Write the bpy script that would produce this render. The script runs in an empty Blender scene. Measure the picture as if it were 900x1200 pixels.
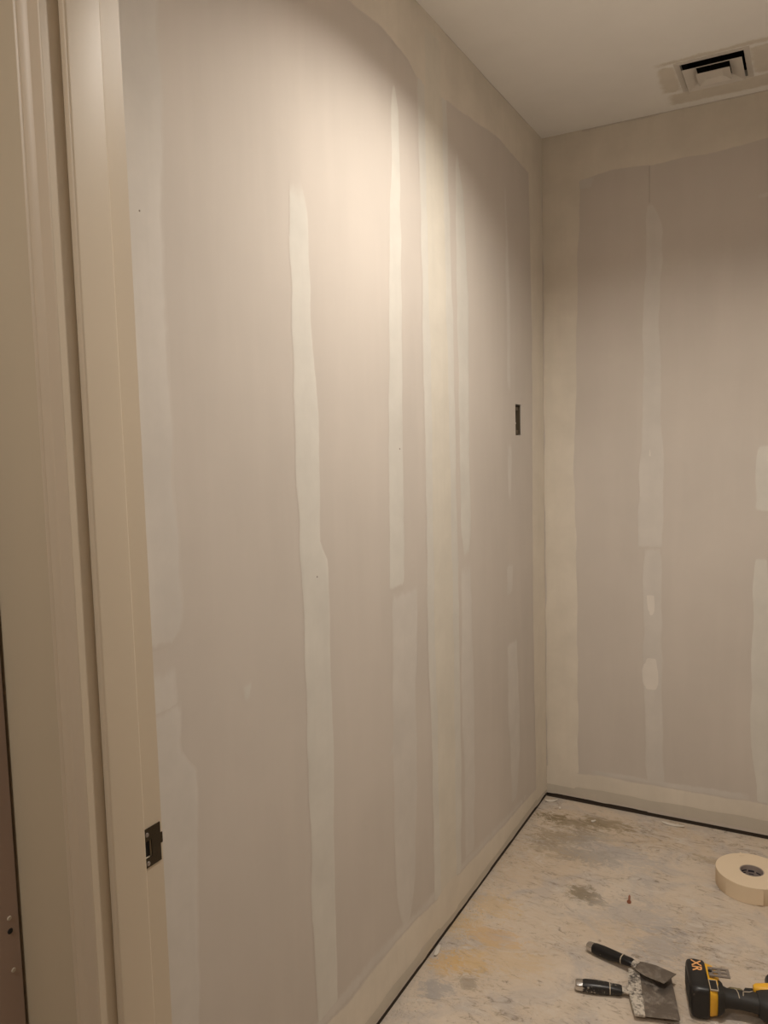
import bpy, bmesh, math, random
from mathutils import Vector, Matrix

# ------------------------------------------------------------------ scene, camera, light
scene = bpy.context.scene
C = scene.collection
random.seed(7)

# room measures in metres; the camera stands at x=0, y=0 in the hall in front of the doorway
WX = -0.8635          # left wall face
WY = 2.8250           # back wall face
H = 2.44              # ceiling
RX = 0.33             # right wall face, unseen; set close to bounce light into the room
HRX = 1.30            # right wall face of the hall
DY0, DY1 = 0.675, 0.797   # hall face and room face of the door wall
JX = -0.8185          # face of the left door jamb
JX2 = 0.085           # face of the right door jamb
DOOR_H = 2.04
HX = -0.975           # hall left wall face
HBY = -1.75           # hall back wall face

CAM_H = 1.3649
cam_d = bpy.data.cameras.new('camera')
cam_d.sensor_fit = 'VERTICAL'
cam_d.sensor_height = 36.0
cam_d.lens = 913.23 / 1200 * 36.0
cam_d.clip_start = 0.02
cam = bpy.data.objects.new('camera', cam_d)
C.objects.link(cam)
def aim(yaw, pitch, roll):
    cy, sy, cp, sp = math.cos(yaw), math.sin(yaw), math.cos(pitch), math.sin(pitch)
    f = Vector((-sy * cp, cy * cp, -sp)); r = Vector((cy, sy, 0)); u = r.cross(f)
    c, s = math.cos(roll), math.sin(roll)
    r2 = c * r + s * u; u2 = -s * r + c * u
    m = Matrix((r2, u2, -f)).transposed().to_4x4()
    m.translation = Vector((0, 0, CAM_H))
    return m
cam.matrix_world = aim(0.500534, 0.0864619, -0.0259767)
scene.camera = cam

scene.view_settings.view_transform = 'Standard'
scene.view_settings.look = 'None'
scene.view_settings.gamma = 1.0
scene.view_settings.exposure = 0.0
scene.view_settings.use_curve_mapping = False

world = bpy.data.worlds.new('world')
scene.world = world
world.use_nodes = True
world.node_tree.nodes['Background'].inputs[0].default_value = (0.02, 0.017, 0.013, 1)
world.node_tree.nodes['Background'].inputs[1].default_value = 1.0

WARM = (1.0, 0.93, 0.84)
ROOM_W = 21.3         # recessed downlight in the room
HALL_W = 13.0          # flush lamp in the hall
LX, LY = -0.225, 1.56  # downlight position
HLX, HLY = -0.76, -0.45

def point_light(name, loc, radius, watts, parent=None):
    d = bpy.data.lights.new(name, 'POINT')
    d.shadow_soft_size = radius; d.energy = watts; d.color = WARM
    o = bpy.data.objects.new(name, d); C.objects.link(o)
    o.parent = parent; o.location = Vector(loc) - parent.location
    return o
def area_light(name, loc, radius, watts, parent=None):
    d = bpy.data.lights.new(name, 'AREA')
    d.shape = 'DISK'; d.size = radius * 2; d.energy = watts; d.color = WARM
    o = bpy.data.objects.new(name, d); C.objects.link(o)
    o.location = loc
    if parent:
        o.parent = parent; o.location = Vector(loc) - parent.location
    return o

# ------------------------------------------------------------------ materials
def mat(name, col, rough=0.6, metal=0.0, spec=0.5):
    m = bpy.data.materials.new(name); m.use_nodes = True
    b = m.node_tree.nodes['Principled BSDF']
    b.inputs['Base Color'].default_value = (*col, 1)
    b.inputs['Roughness'].default_value = rough
    b.inputs['Metallic'].default_value = metal
    b.inputs['Specular IOR Level'].default_value = spec
    return m
class N:
    """small helper around one node tree"""
    def __init__(s, m):
        s.t = m.node_tree; s.n = s.t.nodes; s.l = s.t.links; s.b = s.n['Principled BSDF']
        s.co = s.n.new('ShaderNodeTexCoord').outputs['Object']
    def mapping(s, scale=(1, 1, 1), rot=(0, 0, 0), loc=(0, 0, 0)):
        k = s.n.new('ShaderNodeMapping'); s.l.new(s.co, k.inputs[0])
        k.inputs['Scale'].default_value = scale; k.inputs['Rotation'].default_value = rot; k.inputs['Location'].default_value = loc
        return k.outputs[0]
    def noise(s, scale, detail=4, rough=0.55, vec=None, dist=0.0):
        k = s.n.new('ShaderNodeTexNoise'); s.l.new(vec or s.co, k.inputs['Vector'])
        k.inputs['Scale'].default_value = scale; k.inputs['Detail'].default_value = detail
        k.inputs['Roughness'].default_value = rough; k.inputs['Distortion'].default_value = dist
        return k.outputs['Fac']
    def ramp(s, fac, a, b, va=0.0, vb=1.0, ease=False):
        k = s.n.new('ShaderNodeMapRange'); s.l.new(fac, k.inputs['Value'])
        k.interpolation_type = 'SMOOTHSTEP' if ease else 'LINEAR'
        for i, v in zip(('From Min', 'From Max', 'To Min', 'To Max'), (a, b, va, vb)):
            k.inputs[i].default_value = v
        return k.outputs['Result']
    def mix(s, fac, c1, c2):
        k = s.n.new('ShaderNodeMix'); k.data_type = 'RGBA'
        s.put(fac, k.inputs[0]); s.put(c1, k.inputs[6]); s.put(c2, k.inputs[7])
        return k.outputs[2]
    def put(s, v, sock):
        if isinstance(v, (int, float)): sock.default_value = v
        elif isinstance(v, tuple): sock.default_value = (*v, 1) if len(v) == 3 and len(sock.default_value) == 4 else v
        else: s.l.new(v, sock)
    def math(s, op, a, b=0.0):
        k = s.n.new('ShaderNodeMath'); k.operation = op
        s.put(a, k.inputs[0]); s.put(b, k.inputs[1]); return k.outputs[0]
    def color(s, c): s.put(c, s.b.inputs['Base Color'])
    def bump(s, h, strength, dist=0.002):
        k = s.n.new('ShaderNodeBump'); k.inputs['Strength'].default_value = strength; k.inputs['Distance'].default_value = dist
        s.put(h, k.inputs['Height']); s.l.new(k.outputs[0], s.b.inputs['Normal'])
    def attr(s, name):
        k = s.n.new('ShaderNodeAttribute'); k.attribute_name = name; return k.outputs['Fac']

PAPER = (0.565, 0.509, 0.454)
def mat_drywall(name, col):
    m = mat(name, col, 0.92, 0, 0.25); g = N(m)
    c = paper_color(g, col)
    g.color(c); g.bump(g.noise(420, 2), 0.05, 0.0006)
    return m
def paper_color(g, col):
    n1 = g.noise(2.2, 3); n2 = g.noise(14, 4, vec=g.mapping((1, 1, 0.12)))
    c = g.mix(g.ramp(n1, 0.3, 0.7), tuple(x * 0.95 for x in col), tuple(x * 1.05 for x in col))
    return g.mix(g.ramp(n2, 0.45, 0.8, 0, 0.35), c, tuple(min(1, x * 1.12) for x in col))
def mat_mud(name, col, soft=1.0, under=None, cover=0.95):
    """joint compound: covers inside, thins out at its feathered edge so the board (or older coat) shows through"""
    m = mat(name, col, 0.85, 0, 0.3); g = N(m)
    streak = g.noise(26, 4, 0.6, g.mapping((1, 1, 0.07)))
    blotch = g.noise(7, 4, 0.6)
    c = g.mix(g.ramp(blotch, 0.3, 0.7), tuple(x * 0.93 for x in col), tuple(min(1, x * 1.05) for x in col))
    c = g.mix(g.ramp(streak, 0.5, 0.78, 0, 0.5), c, tuple(x * 0.92 for x in col))
    fe = g.attr('feather')
    n = g.ramp(g.noise(45, 5, 0.65, g.mapping((1, 1, 0.25))), 0.25, 0.75, -0.5, 0.5)
    k = g.math('ADD', fe, g.math('MULTIPLY', n, 0.55 * soft))
    al = g.ramp(k, 0.10, 0.42 + 0.25 * soft, 0, cover, True)
    g.color(g.mix(al, under or paper_color(g, PAPER), c)); g.bump(streak, 0.10, 0.001)
    return m
def mat_paint(name, col, rough, var=0.04, bump=0.0):
    m = mat(name, col, rough); g = N(m)
    n = g.noise(6, 4, vec=g.mapping((1, 1, 0.3)))
    g.color(g.mix(g.ramp(n, 0.3, 0.7), tuple(x * (1 - var) for x in col), tuple(min(1, x * (1 + var)) for x in col)))
    if bump: g.bump(g.noise(160, 3), bump, 0.001)
    return m

M = {}
M['drywall'] = mat_drywall('drywall_paper', PAPER)
M['bounce_wall'] = mat_paint('bounce_white', (0.72, 0.69, 0.64), 0.85, 0.03, 0.05)  # white of the unseen right wall, chosen for the light it bounces
M['mud_white'] = mat_mud('joint_compound_white', (0.637, 0.605, 0.547), 0.7)
M['mud_thin'] = mat_mud('joint_compound_thin', (0.613, 0.569, 0.518), 1.1)
M['mud_cream'] = mat_mud('joint_compound_cream', (0.678, 0.614, 0.522), 0.5)
M['mud_cream_on_white'] = mat_mud('joint_compound_cream_over_white', (0.650, 0.600, 0.515), 0.5, (0.637, 0.605, 0.547))
M['mud_white_on_thin'] = mat_mud('joint_compound_white_over_thin', (0.714, 0.660, 0.595), 0.7, (0.613, 0.569, 0.518))
M['mud_patch'] = mat_mud('ceiling_patch', (0.70, 0.64, 0.555), 0.8, (0.88, 0.85, 0.81))
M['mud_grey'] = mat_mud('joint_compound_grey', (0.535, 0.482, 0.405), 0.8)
M['ceiling'] = mat_paint('ceiling_paint', (0.88, 0.85, 0.81), 0.9, 0.02, 0.05)
M['trim'] = mat_paint('trim_enamel', (0.58, 0.49, 0.375), 0.42, 0.02)
M['hall'] = mat_paint('hall_wall_paint', (0.52, 0.44, 0.32), 0.7, 0.03, 0.08)
M['hall_board'] = mat_paint('hall_bare_board', (0.40, 0.30, 0.25), 0.85, 0.05, 0.05)
M['shade_wood'] = mat_paint('framing_shade_wood', (0.035, 0.024, 0.016), 0.85, 0.2)  # framing wood, darkened so its colour carries the shade of the floor gap
M['dark'] = mat_paint('duct_and_hole_shade', (0.012, 0.011, 0.010), 0.8, 0.1)  # near-black; also stands in for the shade inside the latch hole
M['vent'] = mat_paint('vent_enamel', (0.66, 0.61, 0.55), 0.5, 0.02)
M['steel_box'] = mat_paint('box_plastic', (0.085, 0.062, 0.036), 0.6, 0.2)
M['bronze'] = mat('bronze_plate', (0.075, 0.062, 0.045), 0.25, 1.0)
M['steel'] = mat('bright_steel', (0.62, 0.60, 0.58), 0.25, 1.0)
M['hook'] = mat('grey_hook', (0.30, 0.26, 0.23), 0.45, 0.6)
M['grip_lit'] = mat_paint('lit_grip_tone', (0.20, 0.16, 0.07), 0.5, 0.1)  # tone of lit rubber on the drill grip, put in as colour
M['rust'] = mat_paint('rust', (0.30, 0.115, 0.065), 0.8, 0.3)
M['tape'] = mat_paint('paper_tape', (0.74, 0.60, 0.43), 0.85, 0.02)
M['card'] = mat_paint('core_card', (0.36, 0.30, 0.27), 0.8, 0.15)
M['print'] = mat('core_print', (0.035, 0.03, 0.05), 0.7)
M['yellow'] = mat_paint('yellow_plastic', (0.84, 0.45, 0.03), 0.42, 0.06)
M['black'] = mat_paint('black_plastic', (0.012, 0.011, 0.011), 0.38, 0.2)
M['rubber'] = mat_paint('black_rubber', (0.022, 0.020, 0.018), 0.62, 0.2, 0.2)
M['orange'] = mat('orange_print', (0.85, 0.42, 0.16), 0.5)
M['pale'] = mat('pale_print', (0.50, 0.42, 0.32), 0.6)
M['lamp'] = mat('lamp_glass', (0.9, 0.85, 0.75), 0.4)
M['lamp'].node_tree.nodes['Principled BSDF'].inputs['Emission Color'].default_value = (*WARM, 1)
M['lamp'].node_tree.nodes['Principled BSDF'].inputs['Emission Strength'].default_value = 8.0
M['flake'] = mat_paint('plaster_flake', (0.66, 0.60, 0.52), 0.9, 0.08)
M['chip'] = mat_paint('plaster_chip', (0.54, 0.475, 0.39), 0.9, 0.1)

def mat_smeared(name, base, brough, metal, mud, lo, hi, scale=60):
    m = mat(name, base, brough, metal); g = N(m)
    n = g.noise(scale, 6, 0.65); n2 = g.noise(scale * 0.3, 4)
    f = g.ramp(g.math('ADD', g.math('MULTIPLY', n, 0.6), g.math('MULTIPLY', n2, 0.4)), lo, hi)
    g.color(g.mix(f, base, mud)); g.put(g.ramp(f, 0, 1, brough, 0.9), g.b.inputs['Roughness'])
    g.put(g.ramp(f, 0, 1, metal, 0.0), g.b.inputs['Metallic']); g.bump(f, 0.4, 0.001)
    return m
M['blade'] = mat_smeared('blade_steel', (0.23, 0.20, 0.172), 0.42, 0.85, (0.36, 0.315, 0.265), 0.50, 0.75)
M['mudded'] = mat_smeared('mud_crusted_steel', (0.06, 0.05, 0.045), 0.6, 0.2, (0.55, 0.49, 0.41), 0.38, 0.52, 110)
M['handle'] = mat_smeared('black_handle', (0.012, 0.011, 0.011), 0.35, 0.0, (0.45, 0.40, 0.34), 0.62, 0.70, 170)
M['handle'].node_tree.nodes['Principled BSDF'].inputs['Specular IOR Level'].default_value = 0.3
M['handle2'] = mat_smeared('black_handle_splashed', (0.012, 0.011, 0.011), 0.35, 0.0, (0.50, 0.45, 0.38), 0.55, 0.62, 170)

def mat_concrete():
    m = mat('concrete', (0.45, 0.38, 0.3), 0.86, 0, 0.3); g = N(m)
    big = g.noise(1.7, 5, 0.6, dist=0.6); mid = g.noise(7, 6, 0.65, dist=0.8); fine = g.noise(38, 6, 0.7)
    scr = g.noise(15, 8, 0.75, g.mapping((0.75, 1.7, 1), (0, 0, math.radians(20))), 2.6)
    tan, pale, grey, white = (0.537, 0.425, 0.313), (0.614, 0.519, 0.419), (0.443, 0.395, 0.360), (0.62, 0.56, 0.49)
    scr2 = g.noise(30, 8, 0.78, g.mapping((0.8, 1.5, 1), (0, 0, math.radians(-12))), 1.2)
    # scuffs come in patches, the slab is smoother in between
    patch = g.ramp(g.noise(4.5, 5, 0.6, dist=1.0), 0.40, 0.62, 0.12, 1.0, True)
    patch2 = g.ramp(g.noise(6.0, 5, 0.6, g.mapping(loc=(3.1, 1.7, 0)), 1.0), 0.45, 0.64, 0.10, 1.0, True)
    c = g.mix(g.ramp(big, 0.35, 0.65), tan, pale)
    c = g.mix(g.ramp(mid, 0.47, 0.64, 0, 0.75), c, grey)
    c = g.mix(g.math('MULTIPLY', g.ramp(scr, 0.50, 0.63, 0, 0.85), patch), c, white)
    c = g.mix(g.math('MULTIPLY', g.ramp(scr2, 0.54, 0.68, 0, 0.7), patch2), c, white)
    c = g.mix(g.math('MULTIPLY', g.ramp(scr, 0.46, 0.35, 0, 0.95), patch), c, (0.19, 0.15, 0.115))
    c = g.mix(g.math('MULTIPLY', g.ramp(scr2, 0.45, 0.34, 0, 0.90), patch2), c, (0.19, 0.155, 0.12))
    spots = [  # x, y, rx, ry, strength, colour, edge noise
        (-0.845, 1.945, 0.10, 0.08, 0.45, (0.58, 0.41, 0.21)), (-0.745, 1.925, 0.10, 0.05, 0.50, (0.58, 0.37, 0.18)),
        (-0.815, 1.775, 0.05, 0.06, 0.60, (0.60, 0.38, 0.15)), (-0.755, 1.80, 0.06, 0.05, 0.60, (0.60, 0.40, 0.18)),
        (-0.80, 2.06, 0.09, 0.07, 0.5, (0.58, 0.40, 0.20)), (-0.68, 1.86, 0.12, 0.07, 0.35, (0.58, 0.40, 0.20)),
        (-0.800, 2.665, 0.055, 0.035, 0.80, (0.20, 0.15, 0.08)), (-0.72, 2.66, 0.13, 0.05, 0.70, (0.25, 0.19, 0.11)),
        (-0.61, 2.70, 0.14, 0.05, 0.70, (0.24, 0.185, 0.105)), (-0.72, 2.55, 0.12, 0.08, 0.60, (0.28, 0.215, 0.13)),
        (-0.71, 2.45, 0.10, 0.05, 0.50, (0.30, 0.23, 0.14)), (-0.60, 2.46, 0.08, 0.06, 0.45, (0.29, 0.23, 0.15)),
        (-0.62, 2.60, 0.10, 0.05, 0.40, (0.33, 0.28, 0.22)),
        (-0.575, 2.235, 0.055, 0.050, 0.80, (0.22, 0.175, 0.11)), (-0.53, 2.215, 0.05, 0.03, 0.5, (0.25, 0.20, 0.14)),
        (-0.33, 2.08, 0.09, 0.10, 0.55, (0.36, 0.335, 0.325)), (-0.42, 2.20, 0.14, 0.08, 0.45, (0.40, 0.37, 0.35)),
        (-0.55, 2.50, 0.16, 0.10, 0.55, (0.42, 0.39, 0.37)), (-0.22, 2.60, 0.10, 0.03, 0.5, (0.30, 0.23, 0.14)),
        (-0.80, 1.665, 0.05, 0.05, 0.7, (0.33, 0.31, 0.30)), (-0.735, 1.72, 0.04, 0.03, 0.6, (0.26, 0.22, 0.17)),
    ]
    warp = g.ramp(g.noise(24, 8, 0.75, g.mapping((0.8, 1.4, 1)), 1.5), 0.2, 0.8, -1.3, 1.3)
    for (x, y, rx, ry, st, col) in spots:
        v = g.mapping((1 / rx, 1 / ry, 0), (0, 0, 0), (-x / rx, -y / ry, 0))
        k = g.n.new('ShaderNodeVectorMath'); k.operation = 'LENGTH'; g.l.new(v, k.inputs[0])
        d = g.math('ADD', k.outputs['Value'], warp)
        c = g.mix(g.ramp(d, 1.15, 0.35, 0, st, True), c, col)
    c = g.mix(g.ramp(fine, 0.60, 0.78, 0, 0.55), c, white)
    c = g.mix(g.ramp(fine, 0.37, 0.25, 0, 0.65), c, (0.20, 0.165, 0.13))
    g.color(c)
    g.bump(g.math('ADD', g.math('MULTIPLY', scr, patch), g.math('MULTIPLY', fine, 0.5)), 0.75, 0.005)
    return m
M['concrete'] = mat_concrete()

# ------------------------------------------------------------------ object helpers
def tag(o, label=None, category=None, group=None, kind=None):
    for k, v in (('label', label), ('category', category), ('group', group), ('kind', kind)):
        if v: o[k] = v
    return o
def empty(name, loc=(0, 0, 0), rz=0.0, **kw):
    o = bpy.data.objects.new(name, None); C.objects.link(o)
    o.empty_display_size = 0.05
    o.location = loc; o.rotation_euler = (0, 0, rz)
    return tag(o, **kw)
def link(name, me, m, parent=None, smooth=False, **kw):
    o = bpy.data.objects.new(name, me); C.objects.link(o)
    if m is not None and not me.materials: me.materials.append(m)
    if smooth:
        for p in me.polygons: p.use_smooth = True
    if parent: o.parent = parent
    return tag(o, **kw)
def from_bm(name, bm, m, parent=None, smooth=False, **kw):
    bmesh.ops.recalc_face_normals(bm, faces=bm.faces[:])
    me = bpy.data.meshes.new(name); bm.to_mesh(me); bm.free()
    o = link(name, me, m, parent, False, **kw)
    if smooth:
        for p in me.polygons: p.use_smooth = True
        if hasattr(me, 'set_sharp_from_angle'): me.set_sharp_from_angle(angle=math.radians(40))
    return o
def add_box(bm, x0, x1, y0, y1, z0, z1, bev=0.0, seg=2):
    r = bmesh.ops.create_cube(bm, size=1.0)
    vs = r['verts']
    for v in vs:
        v.co = Vector((x0 + (v.co.x + .5) * (x1 - x0), y0 + (v.co.y + .5) * (y1 - y0), z0 + (v.co.z + .5) * (z1 - z0)))
    if bev:
        es = {e for v in vs for e in v.link_edges}
        bmesh.ops.bevel(bm, geom=list(es), offset=bev, segments=seg, affect='EDGES', profile=0.6)
def box(name, dims, m, parent=None, bev=0.0, seg=2, smooth=False, **kw):
    bm = bmesh.new(); add_box(bm, *dims, bev, seg)
    return from_bm(name, bm, m, parent, smooth, **kw)
def slab(name, origin, U, V, Nn, us, vs, holes, th, m, parent=None, **kw):
    """a board of thickness th with rectangular holes; us, vs are the grid breaks, holes the skipped cells"""
    U, V, Nn, origin = Vector(U), Vector(V), Vector(Nn), Vector(origin)
    bm = bmesh.new(); F, B = {}, {}
    for i, u in enumerate(us):
        for j, v in enumerate(vs):
            p = origin + U * u + V * v
            F[i, j] = bm.verts.new(p); B[i, j] = bm.verts.new(p - Nn * th)
    solid = {(i, j) for i in range(len(us) - 1) for j in range(len(vs) - 1)} - set(holes)
    for (i, j) in solid:
        bm.faces.new((F[i, j], F[i + 1, j], F[i + 1, j + 1], F[i, j + 1]))
        bm.faces.new((B[i, j], B[i, j + 1], B[i + 1, j + 1], B[i + 1, j]))
        for (di, dj, a, b) in ((-1, 0, (i, j), (i, j + 1)), (1, 0, (i + 1, j + 1), (i + 1, j)), (0, -1, (i + 1, j), (i, j)), (0, 1, (i, j + 1), (i + 1, j + 1))):
            if (i + di, j + dj) not in solid:
                bm.faces.new((F[a], F[b], B[b], B[a]))
    bmesh.ops.delete(bm, geom=[v for v in bm.verts if not v.link_faces], context='VERTS')
    return from_bm(name, bm, m, parent, **kw)
def loft(bm, secs, n=24, mtx=None, cap=True):
    """secs: (x, cy, cz, ry, rz, p) superellipse sections along x"""
    rings = []
    for (x, cy, cz, ry, rz, p) in secs:
        ring = []
        for k in range(n):
            t = 2 * math.pi * (k + 0.5) / n; c, s = math.cos(t), math.sin(t)
            v = Vector((x, cy + ry * math.copysign(abs(c) ** (2 / p), c), cz + rz * math.copysign(abs(s) ** (2 / p), s)))
            ring.append(bm.verts.new(mtx @ v if mtx else v))
        rings.append(ring)
    for a, b in zip(rings, rings[1:]):
        for k in range(n): bm.faces.new((a[k], a[(k + 1) % n], b[(k + 1) % n], b[k]))
    if cap: bm.faces.new(rings[0][::-1]); bm.faces.new(rings[-1])
def prism(bm, pts, z0, z1, bev=0.0, seg=1):
    lo = [bm.verts.new((x, y, z0)) for x, y in pts]; hi = [bm.verts.new((x, y, z1)) for x, y in pts]
    fs = [bm.faces.new(lo[::-1]), bm.faces.new(hi)]
    n = len(pts)
    for k in range(n): fs.append(bm.faces.new((lo[k], lo[(k + 1) % n], hi[(k + 1) % n], hi[k])))
    if bev:
        es = {e for f in fs for e in f.edges}
        bmesh.ops.bevel(bm, geom=list(es), offset=bev, segments=seg, affect='EDGES')
def lathe(bm, prof, n=48, closed=True):
    rings = [[bm.verts.new((r * math.cos(2 * math.pi * k / n), r * math.sin(2 * math.pi * k / n), z)) for k in range(n)] for r, z in prof]
    m = len(rings)
    for i in range(m if closed else m - 1):
        a, b = rings[i], rings[(i + 1) % m]
        for k in range(n): bm.faces.new((a[k], a[(k + 1) % n], b[(k + 1) % n], b[k]))

# ------------------------------------------------------------------ floor and ceiling
floor = box('floor', (-1.30, 1.60, -2.0, 3.05, -0.10, 0.0), M['concrete'], kind='structure',
            label='stained bare concrete floor with scuffs and ochre patches', category='floor')
VX0, VX1, VY0, VY1 = -0.354, -0.182, 2.500, 2.680      # vent opening
cl = 0.075
cxs = sorted([-1.30, LX - cl, LX + cl, VX0, VX1, 1.60]); cys = sorted([-2.0, LY - cl, LY + cl, VY0, VY1, 3.05])
c_holes = []
for i in range(5):
    for j in range(5):
        mx, my = (cxs[i] + cxs[i + 1]) / 2, (cys[j] + cys[j + 1]) / 2
        if (abs(mx - LX) < cl and abs(my - LY) < cl) or (VX0 < mx < VX1 and VY0 < my < VY1): c_holes.append((i, j))
ceiling = slab('ceiling', (0, 0, H), (1, 0, 0), (0, 1, 0), (0, 0, -1), cxs, cys, c_holes, 0.016, M['ceiling'], kind='structure',
               label='smooth off-white ceiling of the small room', category='ceiling')

# ------------------------------------------------------------------ walls of the room
TH = 0.0127
GAP = 0.018
BOX_Y0, BOX_Y1, BOX_Z0, BOX_Z1 = 2.509, 2.566, 1.384, 1.487
wall_left = empty('wall_left', (WX, 0, 0), kind='structure', label='long drywall wall on the left with pale taped seams', category='wall')
wall_back = empty('wall_back', (0, WY, 0), kind='structure', label='drywall end wall with taped corner and three pale mud lines', category='wall')
wall_right = empty('wall_right', (RX, 0, 0), kind='structure', label='unseen right wall of the room, set close and pale for bounced light', category='wall')
wall_front = empty('wall_front', (0, DY0, 0), kind='structure', label='wall with the doorway between hall and room', category='wall')
# children of these empties are given in the empty's own frame
slab('drywall_sheet', (0, 0, 0), (0, 1, 0), (0, 0, 1), (1, 0, 0), [DY1, 1.9015], [GAP, H], [], TH, M['drywall'], wall_left)
slab('drywall_sheet', (0, 0, 0), (0, 1, 0), (0, 0, 1), (1, 0, 0), [1.9035, BOX_Y0, BOX_Y1, WY + TH], [GAP + 0.001, BOX_Z0, BOX_Z1, H], [(1, 1)], TH, M['drywall'], wall_left)
box('sill_shade_shim', (-0.10, -0.004, DY1, WY, 0, 0.0165), M['shade_wood'], wall_left)  # dark shim close behind the face, standing in for shade under the sheets
box('stud_backing', (-0.10, -0.075, DY1, WY + 0.1, 0.0165, H), M['shade_wood'], wall_left)
slab('drywall_sheet', (0, 0, 0), (1, 0, 0), (0, 0, 1), (0, -1, 0), [WX, -0.4922], [GAP, H], [], TH, M['drywall'], wall_back)
slab('drywall_sheet', (0, 0, 0), (1, 0, 0), (0, 0, 1), (0, -1, 0), [-0.4910, RX], [GAP - 0.003, H], [], TH, M['drywall'], wall_back)
box('sill_shade_shim', (WX, RX, 0.004, 0.10, 0, 0.0145), M['shade_wood'], wall_back)  # same dark shim, shade of the gap under the end wall
box('stud_backing', (WX, RX, 0.075, 0.10, 0.0145, H), M['shade_wood'], wall_back)
slab('drywall_sheet', (0, 0, 0), (0, 1, 0), (0, 0, 1), (-1, 0, 0), [DY1, 1.95], [GAP, H], [], TH, M['bounce_wall'], wall_right)
slab('drywall_sheet', (0, 0, 0), (0, 1, 0), (0, 0, 1), (-1, 0, 0), [1.952, WY], [GAP, H], [], TH, M['bounce_wall'], wall_right)
box('sill_shade_shim', (TH + 0.001, 0.1, DY1, WY, 0, 0.04), M['shade_wood'], wall_right)
# door wall: hall skin, room skin and framing, with the opening cut out
FJ = 0.019
ux = [HX - 0.10, JX - FJ, JX2 + FJ, HRX + 0.1]
slab('hall_side_board', (0, 0, 0), (1, 0, 0), (0, 0, 1), (0, -1, 0), ux, [GAP, DOOR_H + FJ, H], [(1, 0)], TH, M['hall'], wall_front)
ux2 = [WX, JX - FJ, JX2 + FJ, RX]
slab('drywall_sheet', (0, DY1 - DY0, 0), (1, 0, 0), (0, 0, 1), (0, 1, 0), ux2, [GAP, DOOR_H + FJ, H], [(1, 0)], TH, M['drywall'], wall_front)
slab('wall_framing', (0, TH + 0.001, 0), (1, 0, 0), (0, 0, 1), (0, -1, 0), [WX - .09, JX - FJ - .002, JX2 + FJ + .002, RX], [0, DOOR_H + FJ + .002, H], [(1, 0)], DY1 - DY0 - 2 * TH - 0.002, M['shade_wood'], wall_front)

# ------------------------------------------------------------------ joint compound on the walls: thin real coats with feathered edges
def interp(rows, z):
    for (z0, a0, b0), (z1, a1, b1) in zip(rows, rows[1:]):
        if min(z0, z1) <= z <= max(z0, z1):
            t = (z - z0) / (z1 - z0) if z1 != z0 else 0
            return a0 + t * (a1 - a0), b0 + t * (b1 - b0)
    return rows[-1][1:]
def mud(parent, P, rows, m, fe=0.010, fend=0.03, level=0, th=0.0007, step=0.02, wob=0.003, seed=0, name='joint_compound', solid=()):
    """rows: (s, t0, t1) along the strip; P(s, t, h) -> point in the wall's frame"""
    rows = sorted(rows); s0, s1 = rows[0][0], rows[-1][0]
    n = max(4, int((s1 - s0) / step)); rnd = random.Random(seed * 31 + int(s0 * 1000))
    def wobble():
        a = [rnd.uniform(-1, 1) for _ in range(n + 1)]
        b = [(a[max(0, i - 2)] + 2 * a[max(0, i - 1)] + 3 * a[i] + 2 * a[min(n, i + 1)] + a[min(n, i + 2)]) / 9 for i in range(n + 1)]
        return [x * 2.2 * wob for x in b]
    w0, w1 = wobble(), wobble()
    cols = [0, 0.06, 0.14, 0.26, 0.5, 0.74, 0.86, 0.94, 1]
    V, Fe, Fc = [], [], []
    for i in range(n + 1):
        s = s0 + (s1 - s0) * i / n; a, b = interp(rows, s); a += w0[i]; b += w1[i]
        for c in cols:
            t = a + (b - a) * c
            d = min((t - a) / fe, (b - t) / fe)
            if fend > 0: d = min(d, (s - s0) / fend, (s1 - s) / fend)
            d = 1.0 if any(p <= s <= q for p, q in solid) else max(0.0, min(1.0, d))
            V.append(P(s, t, 0.00015 + 0.00012 * level + th * d * (3 - 2 * d) * d)); Fe.append(d)
    k = len(cols)
    for i in range(n):
        for j in range(k - 1): Fc.append((i * k + j, i * k + j + 1, (i + 1) * k + j + 1, (i + 1) * k + j))
    me = bpy.data.meshes.new(name); me.from_pydata(V, [], Fc); me.update()
    at = me.attributes.new('feather', 'FLOAT', 'POINT')
    at.data.foreach_set('value', Fe)
    # make the coat face into the room
    bm = bmesh.new(); bm.from_mesh(me)
    mid = Vector(P((s0 + s1) / 2, sum(interp(rows, (s0 + s1) / 2)) / 2, 1)) - Vector(P((s0 + s1) / 2, sum(interp(rows, (s0 + s1) / 2)) / 2, 0))
    bm.normal_update()
    if bm.faces[0:1] and bm.faces[:][len(bm.faces) // 2].normal.dot(mid) < 0: bmesh.ops.reverse_faces(bm, faces=bm.faces[:])
    bm.to_mesh(me); bm.free()
    return link(name, me, m, parent, True)
LV = lambda s, t, h: (h, t, s)            # vertical strip on the left wall: s = height, t = y
LHz = lambda s, t, h: (h, s, t)           # horizontal band on the left wall: s = y, t = height
BV = lambda s, t, h: (t, -h, s)
BHz = lambda s, t, h: (s, -h, t)
W, K, T, G = M['mud_white'], M['mud_cream'], M['mud_thin'], M['mud_grey']
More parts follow.
